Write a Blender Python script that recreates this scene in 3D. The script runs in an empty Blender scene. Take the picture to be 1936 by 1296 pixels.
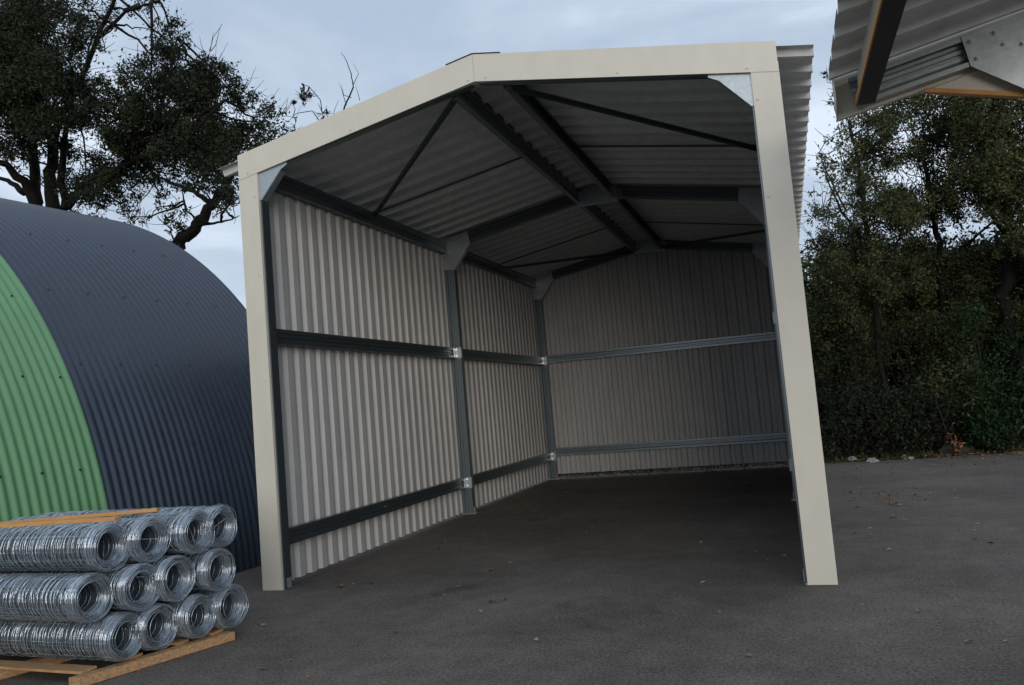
import bpy, math, random
import numpy as np
from mathutils import Vector, Matrix
R = math.radians
PI = math.pi
rnd = random.Random(7)
nrs = np.random.default_rng(11)
SC = bpy.context.scene
COL = SC.collection

# ------------------------------------------------------------------ camera
CAMP = np.array([4.8049, -6.4888, 1.5])
CR = np.array([0.9427, 0.3227, -0.0845]); CU = np.array([0.1056, -0.0483, 0.9932]); CW = np.array([-0.3164, 0.9453, 0.0796])
FPX = 1529.35
cam = bpy.data.cameras.new("camera"); camo = bpy.data.objects.new("camera", cam); COL.objects.link(camo)
cam.sensor_width = 36.0; cam.lens = FPX / 1936 * 36; cam.clip_start = 0.05; cam.clip_end = 2000
m = Matrix([[CR[i], CU[i], -CW[i]] for i in range(3)]).normalized()
camo.matrix_world = Matrix.Translation(Vector(CAMP)) @ m.to_4x4()
SC.camera = camo

# ------------------------------------------------------------------ light
SUN_AZ = 23.0     # degrees to the right of the shed's front normal, behind the photographer
SUN_EL = 9.0
w = bpy.data.worlds.new("World"); SC.world = w; w.use_nodes = True
nt = w.node_tree; nt.nodes.clear()
out = nt.nodes.new("ShaderNodeOutputWorld"); bg = nt.nodes.new("ShaderNodeBackground")
sky = nt.nodes.new("ShaderNodeTexSky"); sky.sky_type = 'NISHITA'; sky.sun_disc = False
sky.sun_elevation = R(SUN_EL); sky.sun_rotation = R(180 - SUN_AZ); sky.dust_density = 2.0
tc = nt.nodes.new("ShaderNodeTexCoord"); mp = nt.nodes.new("ShaderNodeMapping")
mp.inputs['Scale'].default_value = (1.0, 1.0, 2.6); mp.inputs['Location'].default_value = (0.35, 0.1, 0.0)
n1 = nt.nodes.new("ShaderNodeTexNoise"); n1.inputs['Scale'].default_value = 2.9; n1.inputs['Detail'].default_value = 7; n1.inputs['Roughness'].default_value = 0.52
n1.inputs['Distortion'].default_value = 0.35
cr = nt.nodes.new("ShaderNodeValToRGB")
cr.color_ramp.elements[0].position = 0.38; cr.color_ramp.elements[0].color = (4.5, 5.5, 7.0, 1)
cr.color_ramp.elements[1].position = 0.62; cr.color_ramp.elements[1].color = (7.8, 8.8, 10.2, 1)
e_ = cr.color_ramp.elements.new(0.5); e_.color = (5.5, 6.5, 7.9, 1)
mx = nt.nodes.new("ShaderNodeMix"); mx.data_type = 'RGBA'; mx.inputs[0].default_value = 0.88
nt.links.new(tc.outputs['Generated'], mp.inputs['Vector']); nt.links.new(mp.outputs['Vector'], n1.inputs['Vector'])
nt.links.new(n1.outputs['Fac'], cr.inputs['Fac'])
nt.links.new(sky.outputs['Color'], mx.inputs[6]); nt.links.new(cr.outputs['Color'], mx.inputs[7])
# extra sky brightness, added low behind the photographer to light the shed interior
dt = nt.nodes.new("ShaderNodeVectorMath"); dt.operation = 'DOT_PRODUCT'
dt.inputs[1].default_value = (math.sin(R(18)), -math.cos(R(18)), 0.10)
nrm_ = nt.nodes.new("ShaderNodeVectorMath"); nrm_.operation = 'NORMALIZE'
nt.links.new(tc.outputs['Generated'], nrm_.inputs[0]); nt.links.new(nrm_.outputs[0], dt.inputs[0])
mr = nt.nodes.new("ShaderNodeMapRange"); mr.interpolation_type = 'SMOOTHSTEP'
mr.inputs['From Min'].default_value = 0.25; mr.inputs['From Max'].default_value = 1.0; mr.inputs['To Min'].default_value = 1.0; mr.inputs['To Max'].default_value = 1.1
nt.links.new(dt.outputs['Value'], mr.inputs['Value'])
ml = nt.nodes.new("ShaderNodeVectorMath"); ml.operation = 'SCALE'
nt.links.new(mx.outputs[2], ml.inputs[0]); nt.links.new(mr.outputs['Result'], ml.inputs['Scale'])
nt.links.new(ml.outputs[0], bg.inputs['Color']); bg.inputs['Strength'].default_value = 0.1
nt.links.new(bg.outputs['Background'], out.inputs['Surface'])
sl = bpy.data.lights.new("sun", 'SUN'); sl.energy = 1.3; sl.angle = R(34); sl.color = (1.0, 0.95, 0.88)
so = bpy.data.objects.new("sun", sl); COL.objects.link(so)
sd = Vector((math.sin(R(SUN_AZ)) * math.cos(R(SUN_EL)), -math.cos(R(SUN_AZ)) * math.cos(R(SUN_EL)), math.sin(R(SUN_EL))))
so.rotation_euler = sd.to_track_quat('Z', 'Y').to_euler(); so.location = (20, -30, 20)
vs = SC.view_settings; vs.view_transform = 'Standard'; vs.look = 'None'; vs.exposure = 0.12; vs.gamma = 1.0

# ------------------------------------------------------------------ helpers
def at(px, py, y):
    """world point where the sight line of photo pixel (px,py) meets the plane at depth y"""
    d = CW + (px - 968) / FPX * CR - (py - 648) / FPX * CU
    return CAMP + d * ((y - CAMP[1]) / d[1])

def tag(o, label=None, cat=None, group=None, kind=None):
    if label: o['label'] = label
    if cat: o['category'] = cat
    if group: o['group'] = group
    if kind: o['kind'] = kind
    return o

def empty(name, loc=(0, 0, 0), rz=0.0):
    o = bpy.data.objects.new(name, None); COL.objects.link(o); o.location = loc; o.rotation_euler = (0, 0, rz)
    o.empty_display_size = 0.2
    return o

def link(name, me, parent=None):
    o = bpy.data.objects.new(name, me); COL.objects.link(o)
    if parent is not None: o.parent = parent
    return o

class MB:
    def __init__(s): s.v = []; s.f = []
    def add(s, v, f):
        b = len(s.v); s.v += [tuple(map(float, p)) for p in v]; s.f += [tuple(i + b for i in q) for q in f]; return s
    def box(s, x0, x1, y0, y1, z0, z1):
        return s.add([(x0,y0,z0),(x1,y0,z0),(x1,y1,z0),(x0,y1,z0),(x0,y0,z1),(x1,y0,z1),(x1,y1,z1),(x0,y1,z1)],
                     [(0,3,2,1),(4,5,6,7),(0,1,5,4),(1,2,6,5),(2,3,7,6),(3,0,4,7)])
    def extrude(s, prof, o, U, V, A, L, caps=True):
        """closed 2D profile (u,v) swept from o along A by L"""
        o = Vector(o); U = Vector(U); V = Vector(V); A = Vector(A); n = len(prof)
        a = [o + U * p[0] + V * p[1] for p in prof]; b = [p + A * L for p in a]
        f = [(i, (i + 1) % n, n + (i + 1) % n, n + i) for i in range(n)]
        if caps: f += [tuple(range(n))[::-1], tuple(range(n, 2 * n))]
        return s.add(a + b, f)
    def bar(s, p, q, wd, th, up=(0, 0, 1)):
        p = Vector(p); q = Vector(q); A = q - p; L = A.length; A.normalize()
        U = A.cross(Vector(up)); U.normalize(); V = U.cross(A)
        return s.extrude([(-wd/2,-th/2),(wd/2,-th/2),(wd/2,th/2),(-wd/2,th/2)], p, U, V, A, L)
    def tube(s, pts, rads, n=7, caps=True):
        pts = [Vector(p) for p in pts]; vv = []; ff = []
        prev = None
        for i, p in enumerate(pts):
            t = (pts[min(i+1, len(pts)-1)] - pts[max(i-1, 0)])
            if t.length < 1e-9: t = Vector((0,0,1))
            t.normalize()
            if prev is None:
                prev = t.orthogonal().normalized()
            u = (prev - t * prev.dot(t))
            u = u.normalized() if u.length > 1e-6 else t.orthogonal().normalized()
            prev = u; v = t.cross(u)
            for k in range(n):
                a = 2 * PI * k / n
                vv.append(p + (u * math.cos(a) + v * math.sin(a)) * rads[i])
        for i in range(len(pts) - 1):
            for k in range(n):
                ff.append((i*n+k, i*n+(k+1)%n, (i+1)*n+(k+1)%n, (i+1)*n+k))
        if caps:
            ff.append(tuple(range(n))[::-1]); ff.append(tuple(range((len(pts)-1)*n, len(pts)*n)))
        return s.add(vv, ff)
    def mesh(s, name, m, smooth=False):
        me = bpy.data.meshes.new(name); me.from_pydata(s.v, [], s.f); me.materials.append(m)
        if smooth: me.polygons.foreach_set('use_smooth', [True] * len(me.polygons))
        me.update(); return me
    def build(s, name, m, parent=None, smooth=False, bevel=0.0):
        o = link(name, s.mesh(name, m, smooth), parent)
        if bevel:
            b = o.modifiers.new('bevel', 'BEVEL'); b.width = bevel; b.segments = 2; b.limit_method = 'ANGLE'
        return o

def np_mesh(name, V, F, m, smooth=False):
    """V (n,3), F (k,4) or (k,3) numpy -> mesh"""
    me = bpy.data.meshes.new(name); k, c = F.shape
    me.vertices.add(len(V)); me.vertices.foreach_set('co', V.astype(np.float32).ravel())
    me.loops.add(k * c); me.loops.foreach_set('vertex_index', F.astype(np.int32).ravel())
    me.polygons.add(k); me.polygons.foreach_set('loop_start', np.arange(0, k * c, c, dtype=np.int32))
    me.polygons.foreach_set('loop_total', np.full(k, c, dtype=np.int32))
    if smooth: me.polygons.foreach_set('use_smooth', np.ones(k, dtype=bool))
    me.materials.append(m); me.update(calc_edges=True); return me

# ------------------------------------------------------------------ materials
def mat(name, base, rough=0.5, metal=0.0, var=0.0, vscale=6.0, bump=0.0, bscale=40.0, tint=None, spec=None, vsx=(1,1,1), detail=5):
    """principled with an object-space noise that varies the base colour and bumps the surface"""
    ma = bpy.data.materials.new(name); ma.use_nodes = True; t = ma.node_tree; p = t.nodes['Principled BSDF']
    p.inputs['Base Color'].default_value = (*base, 1); p.inputs['Roughness'].default_value = rough; p.inputs['Metallic'].default_value = metal
    if spec is not None: p.inputs['Specular IOR Level'].default_value = spec
    c = t.nodes.new('ShaderNodeTexCoord'); mpn = t.nodes.new('ShaderNodeMapping'); mpn.inputs['Scale'].default_value = vsx
    t.links.new(c.outputs['Object'], mpn.inputs['Vector'])
    if var > 0:
        n = t.nodes.new('ShaderNodeTexNoise'); n.inputs['Scale'].default_value = vscale; n.inputs['Detail'].default_value = detail; n.inputs['Roughness'].default_value = 0.6
        r = t.nodes.new('ShaderNodeValToRGB'); tt = tint or base
        r.color_ramp.elements[0].position = 0.28; r.color_ramp.elements[1].position = 0.72
        r.color_ramp.elements[0].color = tuple(max(0, x * (1 - var)) for x in tt) + (1,)
        r.color_ramp.elements[1].color = tuple(min(1, x * (1 + var)) for x in base) + (1,)
        t.links.new(mpn.outputs['Vector'], n.inputs['Vector']); t.links.new(n.outputs['Fac'], r.inputs['Fac'])
        t.links.new(r.outputs['Color'], p.inputs['Base Color'])
        q = t.nodes.new('ShaderNodeMapRange'); q.inputs['To Min'].default_value = max(0, rough - 0.05); q.inputs['To Max'].default_value = min(1, rough + 0.08)
        t.links.new(n.outputs['Fac'], q.inputs['Value']); t.links.new(q.outputs['Result'], p.inputs['Roughness'])
    if bump > 0:
        n2 = t.nodes.new('ShaderNodeTexNoise'); n2.inputs['Scale'].default_value = bscale; n2.inputs['Detail'].default_value = 4
        b = t.nodes.new('ShaderNodeBump'); b.inputs['Strength'].default_value = bump; b.inputs['Distance'].default_value = 0.01
        t.links.new(mpn.outputs['Vector'], n2.inputs['Vector']); t.links.new(n2.outputs['Fac'], b.inputs['Height']); t.links.new(b.outputs['Normal'], p.inputs['Normal'])
    return ma

M = {}
M['cream'] = mat('cream_paint', (0.60, 0.56, 0.475), 0.40, 0, 0.045, 5.0, 0.08, 2.5, vsx=(1, 1, 0.6), detail=8)
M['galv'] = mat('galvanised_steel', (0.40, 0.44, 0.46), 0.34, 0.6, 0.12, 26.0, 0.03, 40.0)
M['galv_dark'] = mat('galvanised_steel_shaded', (0.120, 0.145, 0.158), 0.32, 0.75, 0.07, 30.0, 0.015, 30.0)  # same galvanised steel, darkened for the dim reflections inside the shed
M['galv_mid'] = mat('galvanised_steel_half_shaded', (0.21, 0.245, 0.262), 0.32, 0.7, 0.07, 30.0, 0.015, 30.0)  # same steel again, less darkened so rear columns and girts show highlights
M['bolt'] = mat('zinc_bolt', (0.75, 0.76, 0.75), 0.22, 1.0, 0.1, 50)
M['sheet_in'] = mat('grey_backed_sheet', (0.43, 0.425, 0.415), 0.55, 0, 0.10, 5.0, 0.05, 250.0, vsx=(1, 1, 0.3))
M['felt'] = mat('felt_backed_roof_sheet', (0.66, 0.65, 0.64), 0.75, 0, 0.12, 9.0, 0.10, 300.0)
M['cap'] = mat('dark_cap_paint', (0.07, 0.06, 0.06), 0.5, 0, 0.1, 8)
M['blackpaint'] = mat('black_channel_paint', (0.018, 0.020, 0.022), 0.4, 0.0, 0.15, 8)
M['green'] = mat('green_plastisol', (0.118, 0.272, 0.128), 0.42, 0, 0.07, 2.5, 0.03, 6.0)
M['blue'] = mat('slate_blue_plastisol', (0.025, 0.037, 0.060), 0.34, 0, 0.10, 2.5, 0.03, 6.0)
M['screw'] = mat('dark_screw_washer', (0.02, 0.018, 0.016), 0.5)
M['wire'] = mat('galvanised_wire', (0.62, 0.69, 0.76), 0.20, 0.78, 0.25, 30.0)
M['wood'] = mat('pale_softwood', (0.42, 0.25, 0.12), 0.7, 0, 0.28, 7.0, 0.15, 40.0, tint=(0.36, 0.19, 0.085), vsx=(1.2, 9, 9))
M['wood_rl'] = mat('pallet_softwood', (0.40, 0.245, 0.12), 0.75, 0, 0.32, 8.0, 0.2, 40.0, tint=(0.33, 0.17, 0.08), vsx=(2, 6, 9))
M['strip'] = mat('orange_timber', (0.55, 0.28, 0.10), 0.7, 0, 0.2, 9.0, 0.1, 40.0, vsx=(1, 8, 8))
M['bark'] = mat('dark_bark', (0.012, 0.011, 0.009), 0.9, 0, 0.4, 9.0, 0.8, 18.0, spec=0.08, vsx=(1, 1, 0.4))
M['twig'] = mat('grey_twig_bark', (0.024, 0.020, 0.016), 0.9, 0, 0.3, 9.0, spec=0.1)
M['stone'] = mat('pale_stone', (0.24, 0.24, 0.235), 0.8, 0, 0.25, 14.0, 0.5, 30.0)

def asphalt_mat():
    ma = bpy.data.materials.new('worn_asphalt'); ma.use_nodes = True; t = ma.node_tree; p = t.nodes['Principled BSDF']
    c = t.nodes.new('ShaderNodeTexCoord')
    def noise(sc, det, ro=0.6):
        n = t.nodes.new('ShaderNodeTexNoise'); n.inputs['Scale'].default_value = sc; n.inputs['Detail'].default_value = det; n.inputs['Roughness'].default_value = ro
        t.links.new(c.outputs['Object'], n.inputs['Vector']); return n
    a = noise(0.55, 6); b = noise(48, 4, 0.85); d = noise(5, 4)
    v = t.nodes.new('ShaderNodeTexVoronoi'); v.inputs['Scale'].default_value = 60; t.links.new(c.outputs['Object'], v.inputs['Vector'])
    r1 = t.nodes.new('ShaderNodeValToRGB'); r1.color_ramp.elements[0].position = 0.3; r1.color_ramp.elements[1].position = 0.75
    r1.color_ramp.elements[0].color = (0.078, 0.069, 0.061, 1); r1.color_ramp.elements[1].color = (0.160, 0.142, 0.126, 1)
    r2 = t.nodes.new('ShaderNodeValToRGB'); r2.color_ramp.elements[0].position = 0.33; r2.color_ramp.elements[1].position = 0.70
    r2.color_ramp.elements[0].color = (0.30, 0.30, 0.30, 1); r2.color_ramp.elements[1].color = (1.95, 1.90, 1.84, 1)
    r3 = t.nodes.new('ShaderNodeValToRGB'); r3.color_ramp.elements[0].position = 0.35; r3.color_ramp.elements[1].position = 0.65
    r3.color_ramp.elements[0].color = (0.86, 0.86, 0.86, 1); r3.color_ramp.elements[1].color = (1.1, 1.1, 1.1, 1)
    t.links.new(a.outputs['Fac'], r1.inputs['Fac']); t.links.new(b.outputs['Fac'], r2.inputs['Fac']); t.links.new(d.outputs['Fac'], r3.inputs['Fac'])
    def mul(x, y):
        q = t.nodes.new('ShaderNodeMix'); q.data_type = 'RGBA'; q.blend_type = 'MULTIPLY'; q.inputs[0].default_value = 1; q.clamp_result = False
        t.links.new(x, q.inputs[6]); t.links.new(y, q.inputs[7]); return q.outputs[2]
    col = mul(mul(r1.outputs['Color'], r2.outputs['Color']), r3.outputs['Color'])
    # dull oily stains with a shape of their own
    st = noise(0.8, 5, 0.65); st.inputs['Distortion'].default_value = 0.8
    rs_ = t.nodes.new('ShaderNodeValToRGB'); rs_.color_ramp.elements[0].position = 0.62; rs_.color_ramp.elements[1].position = 0.70
    rs_.color_ramp.elements[0].color = (1, 1, 1, 1); rs_.color_ramp.elements[1].color = (0.68, 0.68, 0.69, 1)
    t.links.new(st.outputs['Fac'], rs_.inputs['Fac']); col = mul(col, rs_.outputs['Color'])
    # pale grains
    g = t.nodes.new('ShaderNodeMath'); g.operation = 'LESS_THAN'; g.inputs[1].default_value = 0.22; t.links.new(v.outputs['Distance'], g.inputs[0])
    s2 = t.nodes.new('ShaderNodeSeparateColor'); t.links.new(v.outputs['Color'], s2.inputs['Color'])
    g2 = t.nodes.new('ShaderNodeMath'); g2.operation = 'GREATER_THAN'; g2.inputs[1].default_value = 0.93; t.links.new(s2.outputs[0], g2.inputs[0])
    g3 = t.nodes.new('ShaderNodeMath'); g3.operation = 'MULTIPLY'; t.links.new(g.outputs[0], g3.inputs[0]); t.links.new(g2.outputs[0], g3.inputs[1])
    fm = t.nodes.new('ShaderNodeMix'); fm.data_type = 'RGBA'; fm.inputs[7].default_value = (0.26, 0.26, 0.25, 1)
    t.links.new(g3.outputs[0], fm.inputs[0]); t.links.new(col, fm.inputs[6]); t.links.new(fm.outputs[2], p.inputs['Base Color'])
    bp = t.nodes.new('ShaderNodeBump'); bp.inputs['Strength'].default_value = 0.55; bp.inputs['Distance'].default_value = 0.006
    t.links.new(b.outputs['Fac'], bp.inputs['Height']); t.links.new(bp.outputs['Normal'], p.inputs['Normal'])
    p.inputs['Roughness'].default_value = 0.88; p.inputs['Specular IOR Level'].default_value = 0.3
    return ma
M['asphalt'] = asphalt_mat()

def leaf_mat(name, a, b, rough=0.6, sc=1.3):
    ma = bpy.data.materials.new(name); ma.use_nodes = True; t = ma.node_tree; p = t.nodes['Principled BSDF']
    c = t.nodes.new('ShaderNodeTexCoord'); n = t.nodes.new('ShaderNodeTexNoise'); n.inputs['Scale'].default_value = sc; n.inputs['Detail'].default_value = 6; n.inputs['Roughness'].default_value = 0.75
    t.links.new(c.outputs['Object'], n.inputs['Vector'])
    r = t.nodes.new('ShaderNodeValToRGB'); r.color_ramp.elements[0].position = 0.36; r.color_ramp.elements[1].position = 0.66
    r.color_ramp.elements[0].color = (*a, 1); r.color_ramp.elements[1].color = (*b, 1)
    t.links.new(n.outputs['Fac'], r.inputs['Fac']); t.links.new(r.outputs['Color'], p.inputs['Base Color'])
    p.inputs['Roughness'].default_value = rough; p.inputs['Specular IOR Level'].default_value = 0.15
    return ma
M['oak'] = leaf_mat('oak_leaves', (0.010, 0.016, 0.008), (0.034, 0.040, 0.018))
M['willow'] = leaf_mat('hedge_tree_leaves', (0.028, 0.038, 0.014), (0.082, 0.088, 0.034))
M['bramble'] = leaf_mat('bramble_leaves', (0.009, 0.012, 0.007), (0.028, 0.034, 0.018), sc=3)
M['ivy'] = leaf_mat('glossy_shrub_leaves', (0.008, 0.018, 0.007), (0.022, 0.048, 0.017), 0.4, 3)
M['dead'] = leaf_mat('dead_leaves', (0.12, 0.05, 0.022), (0.30, 0.14, 0.065), 0.8, 30)
M['yard_litter'] = leaf_mat('pale_leaf_litter', (0.16, 0.09, 0.05), (0.48, 0.34, 0.20), 0.85, 9)
M['litter'] = leaf_mat('leaf_litter', (0.10, 0.055, 0.03), (0.36, 0.22, 0.12), 0.85, 9)
M['grass'] = leaf_mat('rough_grass', (0.03, 0.045, 0.014), (0.10, 0.12, 0.04), 0.7, 3)
M['soil'] = mat('earth', (0.035, 0.028, 0.020), 0.95, 0, 0.4, 3.0, 0.8, 12.0)

# ------------------------------------------------------------------ ground
g = MB(); g.add([(-160,-160,-0.012),(160,-160,-0.012),(160,240,-0.012),(-160,240,-0.012)], [(0,1,2,3)])
tag(g.build('ground', M['soil']), 'dark earth beyond the edge of the asphalt yard', 'ground', kind='structure')
g = MB(); xs = np.linspace(-40, 40, 161); top = []
for x in xs:
    ed = 9.42 + 0.10 * math.sin(x * 1.7) + 0.06 * math.sin(x * 4.3 + 1) + 0.03 * rnd.uniform(-1, 1)
    top.append((x, ed, 0.0))
base = [(x, -60, 0.0) for x in xs]
v = base + top; n = len(xs)
g.add(v, [(i, i+1, n+i+1, n+i) for i in range(n-1)])
tag(g.build('asphalt_yard', M['asphalt']), 'dark worn asphalt yard under the shed', 'yard', kind='structure')

# ------------------------------------------------------------------ open shed
W, D = 4.995, 9.25
SL = 0.182
def zt(x):   # underside of the roof sheets
    return 4.075 + SL * (x if x < W/2 else W - x)
SH = tag(empty('open_shed', (0, 0, 0)), 'open fronted steel shed with cream front trim and grey ribbed sheets', 'shed')

def trap_profile(a0, a1, period=0.2, pan=0.085, fl=0.028, dep=0.035, ph=0.0):
    """trapezoidal profile as list (a, d): d = 0 on the pan, dep on the crest"""
    pts = []; a = a0 - period + ph
    crest = period - pan - 2 * fl
    while a < a1 + period:
        for da, d in ((0, 0), (pan, 0), (pan + fl, dep), (pan + fl + crest, dep)): pts.append((a + da, d))
        a += period
    res = []
    for i in range(len(pts) - 1):
        (p, dp), (q, dq) = pts[i], pts[i+1]
        if q <= a0 or p >= a1: continue
        if p < a0: dp = dp + (dq - dp) * (a0 - p) / (q - p); p = a0
        if q > a1: dq = dp + (dq - dp) * (a1 - p) / (q - p); q = a1
        if not res: res.append((p, dp))
        res.append((q, dq))
    return res

def sheet(prof, fn, th=0.0016):
    """prof points -> fn(a, d, end) world; thin solid sheet; end in (0,1)"""
    mb = MB(); n = len(prof); v = []
    for off in (0, th):
        for e in (0, 1):
            v += [fn(a, d + off, e) for a, d in prof]
    f = []
    for i in range(n - 1):
        f.append((i, i+1, n+i+1, n+i)); f.append((2*n+i, 3*n+i, 3*n+i+1, 2*n+i+1))
        f.append((i, 2*n+i, 2*n+i+1, i+1)); f.append((n+i, n+i+1, 3*n+i+1, 3*n+i))
    f.append((0, n, 3*n, 2*n)); f.append((n-1, 3*n-1, 4*n-1, 2*n-1))
    return mb.add(v, f)

# side walls: ribs point out, so the pan face stands at the girts
pr = trap_profile(0.05, D + 0.06)
sheet(pr, lambda a, d, e: (0.105 - d, a, 0.025 if e == 0 else zt(0.06) - 0.03)).build('wall_sheet', M['sheet_in'], SH)
sheet(pr, lambda a, d, e: (W - 0.105 + d, a, 0.025 if e == 0 else zt(0.06) - 0.03)).build('wall_sheet', M['sheet_in'], SH)
prb = trap_profile(0.12, W - 0.12, ph=0.03)
sheet(prb, lambda a, d, e: (a, D + 0.02 + d, 0.095 if e == 0 else zt(a) + 0.044)).build('wall_sheet', M['sheet_in'], SH)
# roof sheets, ribs turned down so their flanks catch light as stripes
prr = trap_profile(0.03, D + 0.18, period=0.333, fl=0.026, pan=0.240, dep=0.052, ph=0.16)
sheet(prr, lambda a, d, e: ((-0.27 if e == 0 else W/2 - 0.001), a, zt(-0.27 if e == 0 else W/2 - 0.001) + 0.052 - d)).build('roof_sheet', M['felt'], SH)
sheet(prr, lambda a, d, e: ((W + 0.27 if e == 0 else W/2 + 0.001), a, zt(W + 0.27 if e == 0 else W/2 + 0.001) + 0.052 - d)).build('roof_sheet', M['felt'], SH)
c = MB()
for s in (-1, 1):
    A = Vector((s, 0, -SL)).normalized(); V = Vector((0, 0, 1))
    c.extrude([(0, 0), (D + 0.25, 0), (D + 0.25, 0.0025), (0, 0.0025)], (W/2, -0.03, zt(W/2) + 0.080), (0, 1, 0), (0, 0, 1), A, 0.26)
c.build('ridge_cap', M['cap'], SH)
for s in (-1, 1):
    x_ = W/2 + s * 0.235
    MB().box(x_ - 0.01, x_ + 0.01, 0.03, D + 0.18, zt(x_) + 0.0025, zt(x_) + 0.076).build('ridge_light_stop', M['cap'], SH)  # added hidden strip, blocks sky light leaking in under the ridge cap

def sigma(h, b, lip=0.018, t=0.003, g=0.012, side=1):
    """closed outline of a lipped channel, web along v (0..h), flanges along +u, web grooved"""
    o = [(0, 0), (b, 0), (b, lip), (b - t, lip), (b - t, t), (t, t), (t, .24*h), (g + t, .32*h), (g + t, .44*h), (t, .48*h), (t, .52*h), (g + t, .56*h), (g + t, .68*h), (t, .76*h),
         (t, h - t), (b - t, h - t), (b - t, h - lip), (b, h - lip), (b, h), (0, h),
         (0, .76*h), (g, .68*h), (g, .56*h), (0, .52*h), (0, .48*h), (g, .44*h), (g, .32*h), (0, .24*h)]
    return o
FR = [0.012, 4.62, 9.14]      # frame lines
def mir(x): return W - x
bolt_me = MB()
hexp = [(0.011 * math.cos(k * PI / 3), 0.011 * math.sin(k * PI / 3)) for k in range(6)]
bolt_me.extrude([(1.5*a, 1.5*b) for a, b in hexp], (0, 0, 0), (1, 0, 0), (0, 0, 1), (0, -1, 0), 0.003)
bolt_me.extrude(hexp, (0, -0.003, 0), (1, 0, 0), (0, 0, 1), (0, -1, 0), 0.009)
BOLT = bolt_me.mesh('bolt', M['bolt'])
def bolt(par, x, y, z, rot=None):
    o = link('bolt', BOLT, par); o.location = (x, y, z)
    if rot: o.rotation_euler = rot
    return o
for fi, fy in enumerate(FR):
    for sd_ in (0, 1):
        xin = lambda x: mir(x) if sd_ else x
        X = -1 if sd_ else 1
        cz = MB(); cz.extrude(sigma(0.118 if fi == 0 else 0.165, 0.11, g=0.012 if fi == 0 else 0.022), (xin(0.107), fy, 0.004), (0, 1, 0), (X, 0, 0), (0, 0, 1), 3.93)
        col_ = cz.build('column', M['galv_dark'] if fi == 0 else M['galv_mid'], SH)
        bpz = MB(); bpz.box(min(xin(0.10), xin(0.225 if fi == 0 else 0.31)), max(xin(0.10), xin(0.225 if fi == 0 else 0.31)), fy - 0.012, fy + 0.12, 0.001, 0.011)
        bpz.extrude([(0, 0), (0.006, 0), (0.006, 0.09), (0, 0.09)], (xin(0.228 if fi == 0 else 0.275), fy + 0.03, 0.011), (X, 0, 0), (0, 0, 1), (0, 1, 0), 0.06)
        bpz.build('base_plate', M['galv'], col_)
        # rafter
        A = Vector((X, 0, SL)).normalized(); N = Vector((-SL * X, 0, 1)).normalized()
        p0 = Vector((xin(0.16), fy, zt(0.16) - 0.178))
        L = (W/2 - 0.16 - 0.03) / abs(A.x)
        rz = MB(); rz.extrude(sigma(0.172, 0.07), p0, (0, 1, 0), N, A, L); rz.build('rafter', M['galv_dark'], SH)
        # knee plate with its folded inner edge
        yk = fy - 0.008; dk = 0.0 if fi == 0 else 0.06
        zb = lambda x: zt(x) - 0.19
        pts = [(0.11, 3.69 - dk), (0.228 + dk * .8, 3.68 - dk), (0.455 + dk * .6, 3.935 - dk * .6), (0.535 + dk * .5, zb(0.535) - 0.004), (0.505 + dk * .5, zt(0.505) - 0.006), (0.11, zt(0.11) - 0.006)]
        kz = MB(); kz.extrude([(xin(a) * 1.0, b) for a, b in pts], (0, yk, 0), (1, 0, 0), (0, 0, 1), (0, 1, 0), 0.006)
        a, b = Vector((xin(pts[1][0]), 0, pts[1][1])), Vector((xin(pts[2][0]), 0, pts[2][1]))
        dd = (b - a); nn = Vector((dd.z, 0, -dd.x)).normalized() * 0.004
        kz.add([a + Vector((0, yk + 0.006, 0)), b + Vector((0, yk + 0.006, 0)), b + Vector((0, yk + 0.09, 0)), a + Vector((0, yk + 0.09, 0)),
                a + nn + Vector((0, yk + 0.006, 0)), b + nn + Vector((0, yk + 0.006, 0)), b + nn + Vector((0, yk + 0.09, 0)), a + nn + Vector((0, yk + 0.09, 0))],
               [(0,1,2,3),(7,6,5,4),(0,4,5,1),(1,5,6,2),(2,6,7,3),(3,7,4,0)])
        kp = kz.build('knee_plate', M['galv'], SH)
        for bx, bz in ((0.16, 3.75), (0.20, 3.87), (0.16, 4.0), (0.36, 4.05), (0.45, 4.08), (0.47, 4.0)):
            bolt(kp, xin(bx), yk, bz)
    # apex plate
    c0 = W/2; za = zt(c0); dz_ = 0.178 if fi == 0 else 0.258; de_ = 0.172 if fi == 0 else 0.21
    pts = [(c0 - 0.26, zt(c0 - 0.26) - de_), (c0, za - dz_), (c0 + 0.33, zt(c0 + 0.33) - de_), (c0 + 0.33, zt(c0 + 0.33) - 0.01), (c0, za - 0.012), (c0 - 0.26, zt(c0 - 0.26) - 0.01)]
    az = MB(); az.extrude(pts, (0, fy - 0.008, 0), (1, 0, 0), (0, 0, 1), (0, 1, 0), 0.006)
    az.extrude([(0, 0), (0.56, 0.0), (0.56, 0.004), (0, 0.004)], (c0 - 0.24, fy - 0.002, za - dz_ - 0.004), (1, 0, 0), (0, 0, 1), (0, 1, 0), 0.08)
    ap = az.build('apex_plate', M['galv'], SH)
    for bx, bz in ((-0.18, -0.09), (-0.10, -0.15), (0.12, -0.08), (0.2, -0.15), (0.28, -0.10)):
        bolt(ap, c0 + bx, fy - 0.008, za + bz)
for fy in FR[1:]:
    x_ = W/2 + 0.335
    MB().box(x_, x_ + 0.055, fy - 0.016, fy - 0.009, zt(x_) - 0.185, zt(x_) - 0.04).build('rafter_cleat', M['bolt'], SH)
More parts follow.
